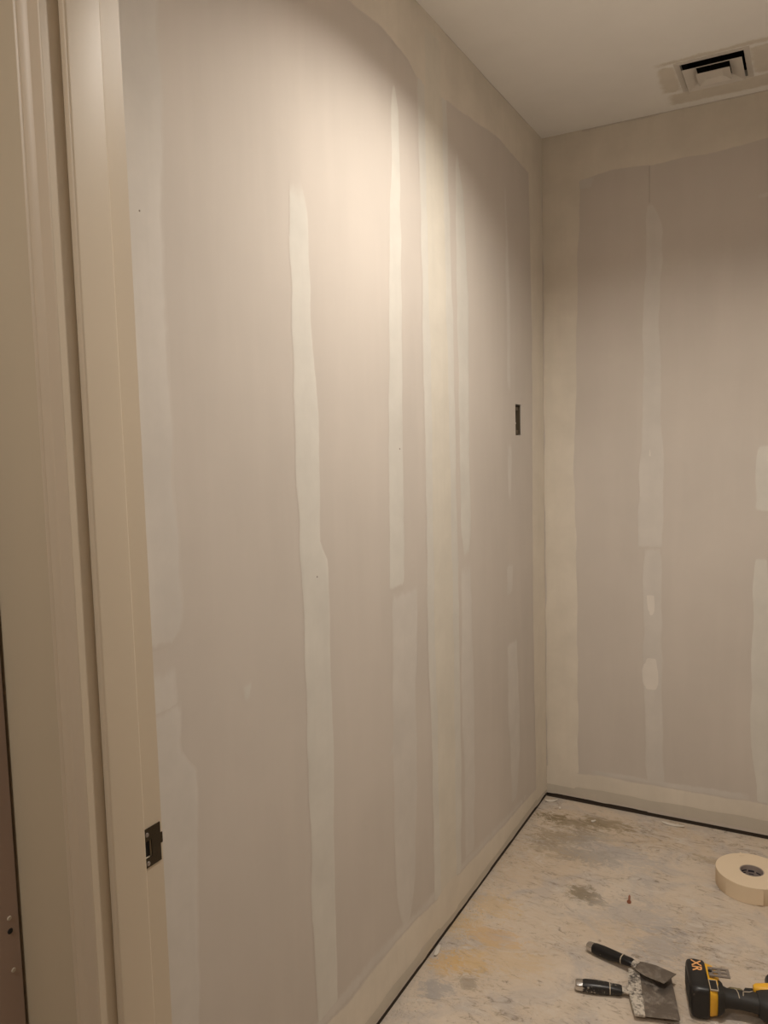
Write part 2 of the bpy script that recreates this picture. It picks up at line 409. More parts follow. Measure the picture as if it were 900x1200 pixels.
# left wall
mud(wall_left, LV, [(2.30, .80, .928), (2.02, .80, .925), (1.90, .80, .923), (1.65, .80, .909), (1.464, .80, .907), (1.27, .80, .908), (1.153, .80, .911), (1.10, .803, .911), (1.075, .825, .902), (1.062, .84, .885)], T, .016, .012, seed=1)
mud(wall_left, LV, [(1.04, .80, .895), (.94, .80, .894)], M['mud_thin'], .03, .04, th=.0004, seed=21)
mud(wall_left, LV, [(.970, .80, .899), (.899, .80, .892), (.872, .80, .905), (.858, .80, .926), (.726, .80, .923), (.446, .80, .903), (.16, .80, .905)], T, .010, .012, level=1, seed=2)
mud(wall_left, LV, [(1.8767, 1.2468, 1.2809), (1.8232, 1.2378, 1.3009), (1.7278, 1.2346, 1.3009), (1.5672, 1.2359, 1.3029), (1.4366, 1.2335, 1.3193), (1.3033, 1.2312, 1.3143), (1.1683, 1.2344, 1.3091), (1.1286, 1.2379, 1.3354), (.9584, 1.2366, 1.3348), (.7991, 1.236, 1.3351), (.6208, 1.2344, 1.3277), (.3484, 1.2304, 1.3182), (.13, 1.2408, 1.3172)], W, .007, .08, seed=3)
mud(wall_left, LV, [(2.2027, 1.669, 1.683), (2.1388, 1.6616, 1.7051), (1.7262, 1.6312, 1.6967), (1.3254, 1.6059, 1.6844), (1.0186, 1.5982, 1.6728)], W, .007, .02, seed=4)
mud(wall_left, LV, [(1.0112, 1.6067, 1.7481), (.78, 1.5947, 1.7312), (.5012, 1.5847, 1.7216), (.2618, 1.5897, 1.6996), (.1493, 1.6193, 1.6558)], T, .013, .03, seed=5)
mud(wall_left, LV, [(2.40, 1.795, 1.985), (2.0652, 1.8052, 1.9905), (1.6318, 1.8039, 2.0045), (1.1801, 1.8026, 2.007), (.9481, 1.7968, 2.0084), (.469, 1.8057, 2.0049), (.06, 1.80, 1.9893)], W, .012, 0, level=1, seed=6)
mud(wall_left, LV, [(2.40, 1.830, 1.962), (1.63, 1.838, 1.968), (.95, 1.83, 1.975), (.06, 1.835, 1.96)], M['mud_cream_on_white'], .022, 0, level=3, th=.0009, seed=7)
mud(wall_left, LV, [(2.1638, 2.0397, 2.0517), (2.0656, 2.0291, 2.0898), (1.7905, 2.0286, 2.1152), (1.4575, 2.0259, 2.107), (1.1164, 2.0292, 2.1052), (1.03, 2.0519, 2.0836)], W, .010, .05, seed=8)
mud(wall_left, LV, [(1.0179, 2.0249, 2.1009), (.666, 2.0097, 2.1122), (.408, 2.0173, 2.108), (.1234, 2.0177, 2.0892)], T, .014, .05, seed=9)
mud(wall_left, LV, [(2.186, 2.4199, 2.4438), (1.8231, 2.4304, 2.4713), (1.52, 2.424, 2.469)], M['mud_thin'], .018, .05, th=.0004, seed=10)
mud(wall_left, LV, [(1.37, 2.422, 2.469), (1.2449, 2.4177, 2.4675), (1.1605, 2.4312, 2.4561)], M['mud_thin'], .018, .05, th=.0004, seed=11)
mud(wall_left, LV, [(.9629, 2.4077, 2.4661), (.8577, 2.4039, 2.4624)], T, .010, .02, seed=12)
mud(wall_left, LV, [(.7012, 2.3985, 2.5003), (.4634, 2.3985, 2.519), (.31, 2.4184, 2.523), (.1369, 2.4206, 2.4812)], T, .012, .02, seed=13)
mud(wall_left, LV, [(2.44, 2.66, 2.8249), (2.39, 2.6634, 2.8249), (1.7184, 2.6899, 2.8249), (.7902, 2.6721, 2.8249), (.03, 2.6912, 2.8249)], K, .010, 0, level=2, seed=14)
mud(wall_left, LHz, [(.80, 2.285, 2.4399), (1.47, 2.286, 2.4399), (1.6175, 2.296, 2.4399), (1.7565, 2.278, 2.4399), (1.80, 2.255, 2.4399), (1.99, 2.265, 2.4399), (2.2073, 2.283, 2.4399), (2.348, 2.2945, 2.4399), (2.504, 2.286, 2.4399), (2.66, 2.274, 2.4399), (2.825, 2.272, 2.4399)], K, .012, 0, level=4, wob=.002, seed=15, solid=((1.83, 1.975), (2.69, 3)))
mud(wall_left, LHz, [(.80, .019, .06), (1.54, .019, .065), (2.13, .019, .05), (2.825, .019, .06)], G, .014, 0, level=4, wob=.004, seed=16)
mud(wall_left, LHz, [(.80, .055, .165), (1.31, .050, .1625), (1.66, .048, .154), (1.97, .035, .133), (2.43, .035, .102), (2.825, .035, .085)], K, .016, 0, level=6, wob=.004, seed=17, solid=((1.84, 1.96), (2.70, 3)))
mud(wall_left, LHz, [(1.05, .16, .20), (1.45, .15, .195), (1.9, .12, .165), (2.3, .10, .135), (2.6, .09, .115)], M['mud_thin'], .025, .05, level=3, th=.0004, seed=18)
mud(wall_left, LV, [(.955, 1.045, 1.075), (.915, 1.045, 1.065)], W, .012, .02, th=.0005, seed=19)
mud(wall_left, LV, [(.66, 1.60, 1.625), (.62, 1.56, 1.61)], M['mud_thin'], .015, .02, th=.0004, seed=20)
for (y, z, r) in ((1.6635, 1.3534, .0028), (.8598, 1.7128, .0018), (1.291, 1.104, .0022)):
    bm = bmesh.new(); bmesh.ops.create_cone(bm, cap_ends=True, segments=10, radius1=r, radius2=r * .6, depth=.0012)
    bmesh.ops.rotate(bm, verts=bm.verts[:], matrix=Matrix.Rotation(math.pi / 2, 3, 'Y'))
    bmesh.ops.translate(bm, verts=bm.verts[:], vec=(.0011, y, z)); from_bm('screw_head', bm, M['card'], wall_left)
# back wall
mud(wall_back, BV, [(2.44, WX, -.715), (2.272, WX, -.7222), (1.8714, WX, -.736), (1.4748, WX, -.7408), (1.2884, WX, -.751), (.7806, WX, -.7408), (.03, WX, -.7372)], K, .008, 0, level=2, seed=31)
mud(wall_back, BHz, [(WX, 2.262, 2.4399), (-.7132, 2.267, 2.4399), (-.6657, 2.2786, 2.4399), (-.6075, 2.2822, 2.4399), (-.4947, 2.2781, 2.4399), (-.3863, 2.2796, 2.4399), (-.2821, 2.281, 2.4399), (-.1333, 2.2909, 2.4399), (.329, 2.28, 2.4399)], K, .010, 0, level=4, wob=.003, seed=32, solid=((-1, -.73),))
mud(wall_back, BV, [(2.155, -.498, -.4875), (2.1059, -.5081, -.4609), (2.0625, -.5079, -.4443), (1.9497, -.5076, -.4465), (1.8651, -.5102, -.4544), (1.4022, -.5146, -.4495), (1.3138, -.5202, -.4406), (1.1056, -.5284, -.4424), (.975, -.5252, -.4419)], T, .006, .015, seed=33)
mud(wall_back, BV, [(.985, -.51, -.446), (.8342, -.5131, -.444), (.4656, -.5063, -.4394), (.11, -.4965, -.432)], T, .008, .03, seed=34)
mud(wall_back, BV, [(.60, -.498, -.462), (.54, -.510, -.446), (.49, -.505, -.448), (.455, -.492, -.462)], M['mud_white_on_thin'], .008, .012, level=2, th=.0006, seed=35)
mud(wall_back, BV, [(.85, -.505, -.462), (.78, -.508, -.46), (.70, -.50, -.465)], M['mud_white_on_thin'], .014, .04, level=2, th=.0005, seed=36)
mud(wall_back, BV, [(1.335, -.497, -.478), (1.29, -.497, -.478)], M['mud_white_on_thin'], .006, .01, level=2, th=.0005, seed=37)
mud(wall_back, BV, [(1.335, -.150, -.085), (1.2241, -.1601, -.07), (1.11, -.158, -.08)], W, .010, .02, seed=38)
mud(wall_back, BV, [(.9629, -.155, -.11), (.85, -.159, -.112), (.7717, -.1564, -.08), (.5695, -.1588, -.06), (.3939, -.1617, -.06), (.2766, -.1523, -.06), (.12, -.1323, -.06)], W, .006, .02, seed=39)
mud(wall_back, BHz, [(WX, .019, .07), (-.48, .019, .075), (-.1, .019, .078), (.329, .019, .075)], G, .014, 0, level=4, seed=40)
mud(wall_back, BHz, [(WX, .05, .118), (-.734, .055, .1191), (-.4876, .056, .1232), (-.233, .06, .1263), (-.10, .06, .1259), (.329, .06, .125)], K, .014, 0, level=6, seed=41, solid=((-1, -.745),))
mud(wall_back, BHz, [(-.70, .115, .140), (-.45, .118, .142), (-.15, .12, .150)], M['mud_thin'], .012, .04, level=3, th=.0004, seed=42)
mud(wall_back, BHz, [(-.165, 2.11, 2.128), (-.12, 2.112, 2.135)], T, .010, .02, seed=43)
mud(wall_back, BV, [(2.28, -.735, -.67), (2.235, -.73, -.685)], M['mud_thin'], .012, .02, level=3, seed=44)
# ceiling patch around the vent
PX = lambda s, t, h: (s, t, H - h)
PYv = lambda s, t, h: (t, s, H - h)
PM = M['mud_patch']
for (P, rows, sd) in ((PX, [(-.43, 2.455, VY0 - .006), (-.10, 2.450, VY0 - .006), (.20, 2.46, VY0 - .006)], 45), (PX, [(-.43, VY1 + .006, 2.79), (.20, VY1 + .006, 2.80)], 46),
                      (PYv, [(2.49, -.425, VX0 - .006), (2.69, -.43, VX0 - .006)], 47), (PYv, [(2.49, VX1 + .006, .19), (2.69, VX1 + .006, .19)], 48)):
    mud(ceiling, P, rows, PM, .03, .05 if P is PX else .012, th=.0006, seed=sd, level=sd - 45)

# ------------------------------------------------------------------ hall
wall_hall_left = empty('wall_hall_left', (HX, 0, 0), kind='structure', label='bare brown board wall of the hall beside the door casing', category='wall')
# bare board stops short of the corner, leaving the dark joint seen at the far left
slab('drywall_sheet', (0, 0, 0), (0, 1, 0), (0, 0, 1), (1, 0, 0), [HBY, DY0 - 0.006], [GAP, H], [], TH, M['hall_board'], wall_hall_left)
box('stud_backing', (-0.10, -TH - 0.001, HBY, DY0, 0, H), M['shade_wood'], wall_hall_left)
for (y, z, mm, r) in ((0.655, 0.7156, 'mud_white', .0035), (0.655, 0.6967, 'dark', .0042), (0.656, 0.638, 'mud_thin', .0035)):
    bm = bmesh.new(); bmesh.ops.create_cone(bm, cap_ends=True, segments=14, radius1=r, radius2=r * 0.8, depth=0.0012)
    bmesh.ops.rotate(bm, verts=bm.verts[:], matrix=Matrix.Rotation(math.pi / 2, 3, 'Y'))
    bmesh.ops.translate(bm, verts=bm.verts[:], vec=(0.0007, y, z))
    from_bm('screw_head', bm, M['chip'] if mm != 'dark' else M['dark'], wall_hall_left)
box('wall_hall_back', (HX - .1, HRX + .1, HBY - .1, HBY, 0, H), M['hall'], kind='structure', label='wall closing the hall behind the viewer', category='wall')
box('wall_hall_right', (HRX, HRX + .1, HBY, DY0, 0, H), M['hall'], kind='structure', label='wall on the right side of the hall', category='wall')

# ------------------------------------------------------------------ door frame
door = empty('door_1', (JX, DY0, 0), kind='structure', label='cream enamelled door frame with moulded casing and stop', category='door frame')
JW = DY1 - DY0
PZ0, PZ1, PY0, PY1 = 0.772, 0.829, 0.083, 0.1175       # strike plate, in the frame of the door
# left jamb with the latch mortise, right jamb, head jamb
slab('jamb', (0, 0, 0), (0, 1, 0), (0, 0, 1), (1, 0, 0), [0, PY0 + 0.003, PY0 + 0.017, JW], [0, 0.786, 0.811, DOOR_H], [(1, 1)], FJ, M['trim'], door)
DW = JX2 - JX
slab('jamb', (DW, 0, 0), (0, 1, 0), (0, 0, 1), (-1, 0, 0), [0, JW], [0, DOOR_H], [], FJ, M['trim'], door)
box('head_jamb', (-FJ, DW + FJ, 0, JW, DOOR_H, DOOR_H + FJ), M['trim'], door)
S0, S1, ST = 0.0220, 0.0795, 0.0120
box('stop', (0, ST, S0, S1, 0, DOOR_H - ST), M['trim'], door, 0.0035, 4, True)
box('stop', (DW - ST, DW, S0, S1, 0, DOOR_H - ST), M['trim'], door, 0.0035, 4, True)
box('head_stop', (0, DW, S0, S1, DOOR_H - ST, DOOR_H), M['trim'], door, 0.0035, 4, True)
PROF = [(0, 0), (0, .0040), (.0012, .0052), (.0030, .0056), (.0200, .0058), (.0215, .0045), (.0228, .0022), (.0240, .0020), (.0275, .0040), (.0330, .0068), (.0362, .0074), (.0374, .0066), (.0388, .0084), (.0412, .0092), (.0430, .0082), (.0438, .0060), (.0438, 0)]
def casing(name, P, length, miter):
    """moulded casing; P(w, t, s) places width, thickness and run"""
    bm = bmesh.new(); A, B = [], []
    for w, t in PROF:
        A.append(bm.verts.new(P(w, t, 0 - (w if miter[0] else 0)))); B.append(bm.verts.new(P(w, t, length + (w if miter[1] else 0))))
    n = len(PROF)
    for k in range(n): bm.faces.new((A[k], A[(k + 1) % n], B[(k + 1) % n], B[k]))
    bm.faces.new(A[::-1]); bm.faces.new(B)
    return from_bm(name, bm, M['trim'], door, True)
RV = 0.0
top = DOOR_H + RV
casing('casing', lambda w, t, s: (-RV - w, -t, s), top, (0, 1))
casing('casing', lambda w, t, s: (DW + RV + w, -t, s), top, (0, 1))
casing('head_casing', lambda w, t, s: (-RV + s, -t, top + w), DW + 2 * RV, (1, 1))
casing('room_casing', lambda w, t, s: (DW + RV + w, JW + t, s), top, (0, 1))
# strike plate
plate = slab('strike_plate', (0.0016, 0, 0), (0, 1, 0), (0, 0, 1), (1, 0, 0), [PY0, PY0 + 0.003, PY0 + 0.017, PY1], [PZ0, 0.786, 0.811, PZ1], [(1, 1)], 0.0016, M['bronze'], door, label='dark bronze strike plate')
slab('mortise_shade', (-0.0030, 0, 0), (0, 1, 0), (0, 0, 1), (1, 0, 0), [PY0 + 0.0031, PY0 + 0.0169], [0.7861, 0.8109], [], 0.002, M['dark'], plate)  # dark slab just inside the latch hole in place of its shade
box('lip', (-0.003, 0.0009, PY1 - 0.0005, JW + 0.0004, 0.796, 0.812), M['bronze'], plate, 0.0008)
for z in (0.778, 0.8205):
    bm = bmesh.new(); bmesh.ops.create_cone(bm, cap_ends=True, segments=16, radius1=0.0034, radius2=0.0028, depth=0.0014)
    bmesh.ops.rotate(bm, verts=bm.verts[:], matrix=Matrix.Rotation(math.pi / 2, 3, 'Y'))
    bmesh.ops.translate(bm, verts=bm.verts[:], vec=(0.0022, PY0 + 0.0085, z)); from_bm('screw', bm, M['hook'], plate)

# ------------------------------------------------------------------ outlet box in the left wall
ob = empty('outlet_box', (WX, (BOX_Y0 + BOX_Y1) / 2, BOX_Z0), label='open brown electrical box recessed in the left wall', category='electrical box')
by, bz = (BOX_Y1 - BOX_Y0) / 2 - 0.002, BOX_Z1 - BOX_Z0 - 0.002
bm = bmesh.new()
add_box(bm, -.060, -.058, -by, by, .002, bz)
add_box(bm, -.058, -.002, -by, -by + .002, .002, bz)
add_box(bm, -.058, -.002, by - .002, by, .002, bz)
add_box(bm, -.058, -.002, -by, by, .002, .004)
add_box(bm, -.058, -.002, -by, by, bz - .002, bz)
from_bm('shell', bm, M['steel_box'], ob)
for z in (.012, bz - .012):
    box('screw_ear', (-.012, -.004, -.010, .010, z - .006, z + .006), M['steel_box'], ob, .001)
def tube(name, pts, r, m, parent=None, n=8, **kw):
    bm = bmesh.new(); rings = []
    P = [Vector(p) for p in pts]
    for i, p in enumerate(P):
        d = (P[min(i + 1, len(P) - 1)] - P[max(i - 1, 0)]).normalized()
        u = d.cross(Vector((0, 0, 1)) if abs(d.z) < .9 else Vector((1, 0, 0))).normalized(); v = d.cross(u)
        rings.append([bm.verts.new(p + r * (math.cos(2 * math.pi * k / n) * u + math.sin(2 * math.pi * k / n) * v)) for k in range(n)])
    for a, b in zip(rings, rings[1:]):
        for k in range(n): bm.faces.new((a[k], a[(k + 1) % n], b[(k + 1) % n], b[k]))
    bm.faces.new(rings[0][::-1]); bm.faces.new(rings[-1])
    return from_bm(name, bm, m, parent, True, **kw)
tube('cable', [(-.056, .006, .09), (-.040, .004, .080), (-.022, -.004, .060), (-.012, 0.002, .040), (-.018, .010, .024), (-.030, .012, .014)], .004, M['pale'], ob)

# ------------------------------------------------------------------ ceiling vent
vent = empty('ceiling_vent', ((VX0 + VX1) / 2, (VY0 + VY1) / 2, H), label='square off-white ceiling vent with nested louvres above the end wall', category='vent')
hx, hy = (VX1 - VX0) / 2, (VY1 - VY0) / 2
def frustum_ring(bm, ax, ay, za, bx, by_, zb, th):
    """square cone shell from half sizes (ax, ay) at za to (bx, by_) at zb"""
    def sq(x, y, z): return [bm.verts.new(v) for v in ((-x, -y, z), (x, -y, z), (x, y, z), (-x, y, z))]
    o0, o1, i1, i0 = sq(ax, ay, za), sq(bx, by_, zb), sq(bx - th, by_ - th, zb), sq(ax - th, ay - th, za)
    for p, q in ((o0, o1), (o1, i1), (i1, i0), (i0, o0)):
        for k in range(4): bm.faces.new((p[k], p[(k + 1) % 4], q[(k + 1) % 4], q[k]))
slab('flange', (0, 0, -.002), (1, 0, 0), (0, 1, 0), (0, 0, -1), [-hx - .014, -hx + .001, hx - .001, hx + .014], [-hy - .014, -hy + .001, hy - .001, hy + .014], [(1, 1)], .002, M['vent'], vent)
bm = bmesh.new(); frustum_ring(bm, hx - .006, hy - .008, -.015, hx - .040, hy - .042, -.003, .0012)
from_bm('outer_louvre', bm, M['vent'], vent)
bm = bmesh.new(); frustum_ring(bm, hx - .040, hy - .042, -.020, hx - .062, hy - .064, -.010, .0012)
from_bm('inner_louvre', bm, M['vent'], vent)
box('center_plate', (-(hx - .062), hx - .062, -(hy - .064), hy - .064, -.011, -.010), M['vent'], vent)
for sx in (-1, 1):
    box('louvre_post', (sx * .012 - .002, sx * .012 + .002, -.002, .002, -.010, .16), M['dark'], vent)
bm = bmesh.new()
add_box(bm, -hx - .004, -hx, -hy, hy, .0165, .16); add_box(bm, hx, hx + .004, -hy, hy, .0165, .16)
add_box(bm, -hx, hx, -hy - .004, -hy, .0165, .16); add_box(bm, -hx, hx, hy, hy + .004, .0165, .16)
add_box(bm, -hx, hx, -hy, hy, .16, .164)
from_bm('duct', bm, M['dark'], vent)

# ------------------------------------------------------------------ lamps
dl = empty('recessed_downlight', (LX, LY, H), label='round recessed downlight in the room ceiling', category='lamp')
bm = bmesh.new(); lathe(bm, [(.112, -.004), (.112, 0.0), (.0755, 0.0), (.0755, .075), (.072, .075), (.072, -.003), (.075, -.005)]); from_bm('trim_ring', bm, M['vent'], dl, True)
bm = bmesh.new(); bmesh.ops.create_circle(bm, cap_ends=True, segments=48, radius=.0718)
bmesh.ops.translate(bm, verts=bm.verts[:], vec=(0, 0, .0745)); from_bm('reflector', bm, M['vent'], dl)
area_light('downlight_lamp', (LX, LY, H + .037), .040, ROOM_W, dl)
hl = empty('flush_ceiling_lamp', (HLX, HLY, H), label='round flush ceiling lamp in the hall', category='lamp')
bm = bmesh.new(); lathe(bm, [(.001, 0), (.15, 0), (.15, -.02), (.001, -.02)]); from_bm('base', bm, M['vent'], hl, True)
bm = bmesh.new(); lathe(bm, [(.001, -.021), (.14, -.021), (.13, -.04), (.09, -.055), (.04, -.062), (.001, -.063)]); from_bm('diffuser', bm, M['lamp'], hl, True)
area_light('hall_lamp', (HLX, HLY, H - .07), .12, HALL_W, hl)

# ------------------------------------------------------------------ roll of paper joint tape
roll = empty('tape_roll', (-0.130, 2.498, 0), math.radians(20), label='roll of cream paper joint tape lying on the floor', category='tape')
R_, Q_, TW = 0.101, 0.032, 0.052
bm = bmesh.new(); prof = []
lathe(bm, [(R_, .0015), (R_, TW - .0008), (R_ - .0008, TW), (Q_ + .0022, TW), (Q_ + .0018, TW - .0006), (Q_ + .0018, .001), (Q_ + .0022, 0), (R_ - .0008, 0)], 96)
# the winding spirals a little: one edge of the last turn stands proud
from_bm('paper_winding', bm, M['tape'], roll, True)
bm = bmesh.new(); lathe(bm, [(Q_ + .0016, .0012), (Q_ + .0016, TW - .0012), (Q_ - .0006, TW - .0012), (Q_ - .0006, .0012)], 48)
from_bm('cardboard_core', bm, M['card'], roll, True)
# printed lines on the inside of the core
for (a0, a1, z0, z1) in ((100, 150, .034, .038), (105, 140, .027, .030), (60, 92, .030, .036), (62, 88, .022, .025), (20, 50, .030, .034), (150, 172, .022, .030), (110, 160, .012, .018), (40, 75, .012, .016)):
    bm = bmesh.new(); vs = []
    for k in range(7):
        t = math.radians(a0 + (a1 - a0) * k / 6); r = Q_ - .0009
        vs.append((bm.verts.new((r * math.cos(t), r * math.sin(t), z0)), bm.verts.new((r * math.cos(t), r * math.sin(t), z1))))
    for p, q in zip(vs, vs[1:]): bm.faces.new((p[0], q[0], q[1], p[1]))
    from_bm('core_print', bm, M['print'], roll)
# loose end of the tape: a thin flap over the outer turn, with a lifted corner at the bottom and a small nick on top
bm = bmesh.new(); lo, hi, lo2, hi2 = [], [], [], []
for k in range(25):
    t = math.radians(-150 + 60 * k / 24); r = R_ + .0006 + (.006 * ((k - 19) / 5) ** 2 if k > 19 else 0)
    for L_, z, rr in ((lo, .001 + (.004 if k > 20 else 0), r), (hi, TW - .001, r), (lo2, .001 + (.004 if k > 20 else 0), r + .0004), (hi2, TW - .001, r + .0004)):
        L_.append(bm.verts.new((rr * math.cos(t), rr * math.sin(t), z)))
for k in range(24):
    bm.faces.new((lo2[k], lo2[k + 1], hi2[k + 1], hi2[k])); bm.faces.new((lo[k], hi[k], hi[k + 1], lo[k + 1]))
    bm.faces.new((hi[k], hi2[k], hi2[k + 1], hi[k + 1])); bm.faces.new((lo[k], lo[k + 1], lo2[k + 1], lo2[k]))
for e in (0, 24): bm.faces.new((lo[e], lo2[e], hi2[e], hi[e]))
from_bm('loose_end', bm, M['tape'], roll, True)
bm = bmesh.new(); prism(bm, [(-.012, .083), (.004, .084), (-.004, .106)], TW, TW + .0012); from_bm('torn_flap', bm, M['tape'], roll)

# ------------------------------------------------------------------ putty knives
def knife(name, loc, rz, tilt, roll_, label, hm, hl_, hr, hz, blade_pts, spine, mz):
    k = empty(name, loc, 0, label=label, category='putty knife')
    k.rotation_euler = (roll_, tilt, rz)
    bm = bmesh.new()
    loft(bm, [(.017, 0, mz, hr * .80, hz * .84, 2.6), (.024, 0, mz, hr * .95, hz * .97, 2.6), (.045, 0, mz, hr, hz, 2.6), (.075, 0, mz, hr * .93, hz * .94, 2.5), (hl_ - .022, 0, mz, hr * .84, hz * .80, 2.4), (hl_ - .006, 0, mz, hr * .90, hz * .70, 2.3), (hl_, 0, mz, hr * .80, hz * .55, 2.2)])
    h = from_bm('handle', bm, hm, k, True)
    bm = bmesh.new()
    loft(bm, [(0, 0, mz, hr * .55, hz * .60, 2.4), (.0012, 0, mz, hr * .72, hz * .76, 2.4), (.005, 0, mz, hr * .82, hz * .86, 2.5), (.018, 0, mz, hr * .86, hz * .90, 2.6)])
    from_bm('end_cap', bm, M['steel'], k, True, label='bright steel end cap')
    bm = bmesh.new(); x = hl_ - .030; s = (hr * .88 + .0008, hz * .86 + .0008)
    loft(bm, [(x, 0, mz, *s, 2.4), (x + .0022, 0, mz, *s, 2.4)])
    from_bm('ring', bm, M['pale'], h, True)
    bm = bmesh.new(); prism(bm, blade_pts, mz - .0007, mz + .0007, .0003)
    from_bm('blade', bm, M['blade'], k)
    if spine:
        bm = bmesh.new(); prism(bm, spine, mz - .0028, mz + .0032, .0012, 2)
        from_bm('spine', bm, M['mudded'], k, True, label='plaster-crusted spine')
    bm = bmesh.new(); x0 = hl_ - .004; x1 = min(q[0] for q in blade_pts) + .012
    loft(bm, [(x0, 0, mz, hr * .78, hz * .54, 2.2), (x0 + .007, 0, mz, hr * .62, .0062, 2.2), (x1 - .006, 0, mz, hr * .85, .0048, 2.3), (x1 + .002, 0, mz, hr * 1.05, .0022, 2.4)])
    from_bm('neck', bm, M['mudded'], k, True)
    return k
# wide taping knife underneath
knife('taping_knife', (-0.488, 1.820, .0), math.radians(16), 0, 0, 'wide taping knife with square blade lying flat under another knife', M['handle2'], .112, .0165, .0135,
      [(.138, -.082), (.236, -.080), (.236, .080), (.138, .082)], [(.128, -.020), (.134, -.083), (.158, -.083), (.160, .083), (.134, .083), (.128, .020)], .0135)
# small flexible knife on top
knife('putty_knife', (-0.497, 1.985, .0), math.radians(-15.5), math.radians(-4.5), 0, 'narrow putty knife with flared blade resting on a wider knife', M['handle'], .130, .0150, .0125,
      [(.128, -.012), (.150, -.022), (.176, -.030), (.226, -.030), (.234, .022), (.182, .026), (.152, .021), (.128, .012)], None, .0125)

# ------------------------------------------------------------------ cordless drill lying on its side
drill = empty('cordless_drill', (-0.222, 1.846, 0), math.radians(14), label='yellow and black cordless drill lying on its side', category='drill')
def L_(name, secs, m, parent=drill, n=28, mtx=None, **kw):
    bm = bmesh.new(); loft(bm, secs, n, mtx); return from_bm(name, bm, m, parent, True, **kw)
CY, CZ = .052, .041
bat = L_('battery', [(0, CY, CZ, .051, .031, 6), (.0015, CY, CZ, .056, .036, 6), (.005, CY, CZ, .0595, .0392, 6), (.020, CY, CZ, .061, .0405, 7), (.040, CY, CZ, .0595, .0395, 7), (.043, CY, CZ, .056, .037, 7)], M['black'], label='black slide-on battery')
box('bottom_pad', (-.0012, .002, CY - .045, CY + .045, CZ - .022, CZ + .022), M['rubber'], bat, .001)
def text(name, body, size, m, parent, mtx):
    cu = bpy.data.curves.new(name, 'FONT'); cu.body = body; cu.size = size; cu.extrude = .0002; cu.offset = size * .018
    cu.align_x = 'CENTER'; cu.align_y = 'CENTER'
    tmp = bpy.data.objects.new(name + '_tmp', cu); C.objects.link(tmp)
    dg = bpy.context.evaluated_depsgraph_get(); dg.update()
    me = bpy.data.meshes.new_from_object(tmp.evaluated_get(dg))
    bpy.data.objects.remove(tmp); me.transform(mtx)
    return link(name, me, m, parent)
# lettering on the upper side of the battery: top of the letters towards the grip, read from the far end
top_m = Matrix(((0, 1, 0, .0215), (-1, 0, 0, CY + .024), (0, 0, 1, CZ + .0408), (0, 0, 0, 1)))
text('battery_mark', 'XR', .031, M['orange'], bat, top_m)
foot = L_('foot', [(.042, CY + .000, CZ, .056, .036, 6), (.047, CY, CZ, .0555, .036, 6), (.060, CY, CZ, .0535, .0345, 5), (.068, CY - .006, CZ, .046, .030, 4), (.073, CY - .018, CZ, .030, .025, 3)], M['yellow'], label='yellow foot of the drill')
slab('charge_label', (0, 0, CZ + .0368), (1, 0, 0), (0, 1, 0), (0, 0, 1), [.045, .060], [CY - .050, CY - .018], [], .003, M['black'], foot)
slab('label_border', (0, 0, CZ + .0366), (1, 0, 0), (0, 1, 0), (0, 0, 1), [.0435, .0615], [CY - .052, CY - .016], [], .003, M['pale'], foot)
# belt hook: bent steel strip with two slots, screwed on top of the foot
clip = slab('belt_hook', (0, 0, CZ + .0425), (1, 0, 0), (0, 1, 0), (0, 0, 1), [.047, .055, .068, .074, .088, .094], [CY - .010, CY - .003, CY + .003, CY + .010, CY + .016, CY + .023], [(1, 1), (3, 1), (1, 3), (3, 3)], .0024, M['hook'], drill, label='grey steel belt hook')
box('hook_post', (.048, .058, CY - .008, CY + .021, CZ + .028, CZ + .0401), M['hook'], drill, .001)
bm = bmesh.new(); bmesh.ops.create_cone(bm, cap_ends=True, segments=18, radius1=.0045, radius2=.004, depth=.003)
bmesh.ops.translate(bm, verts=bm.verts[:], vec=(.0505, CY + .0065, CZ + .0435)); from_bm('hook_screw', bm, M['black'], clip)
GY = .030
grip = L_('grip', [(.064, CY - .022, CZ, .031, .0255, 3), (.072, GY + .002, CZ, .026, .0225, 2.6), (.085, GY, CZ, .0220, .0195, 2.3), (.110, GY, CZ, .0215, .0190, 2.3), (.135, GY - .002, CZ, .0225, .0190, 2.3), (.155, GY - .004, CZ, .025, .020, 2.4), (.175, GY - .006, CZ, .030, .022, 2.6)], M['rubber'], label='black rubber grip')
# raised seams of the overmoulding
for (pts) in ([(.100, GY + .017, CZ + .0135), (.106, GY + .008, CZ + .0190), (.108, GY - .004, CZ + .0195), (.109, GY - .016, CZ + .0150)],
              [(.118, GY - .010, CZ + .0180), (.120, GY + .002, CZ + .0198), (.134, GY + .004, CZ + .0198), (.142, GY + .012, CZ + .0178)]):
    tube('grip_seam', pts, .0010, M['pale'], grip)
L_('grip_lit_patch', [(.090, GY + .0145, CZ + .0040, .0075, .0110, 2.6), (.095, GY + .0155, CZ + .004, .0080, .0125, 2.6), (.116, GY + .0155, CZ + .004, .0080, .0125, 2.6), (.121, GY + .0145, CZ + .004, .0070, .0110, 2.6)], M['grip_lit'], grip, 16)  # coloured patch standing in for light on the grip texture
trig = L_('trigger', [(.126, GY + .024, CZ, .006, .009, 3), (.130, GY + .028, CZ, .009, .010, 3), (.146, GY + .029, CZ, .010, .010, 3), (.156, GY + .025, CZ, .009, .010, 3)], M['black'])
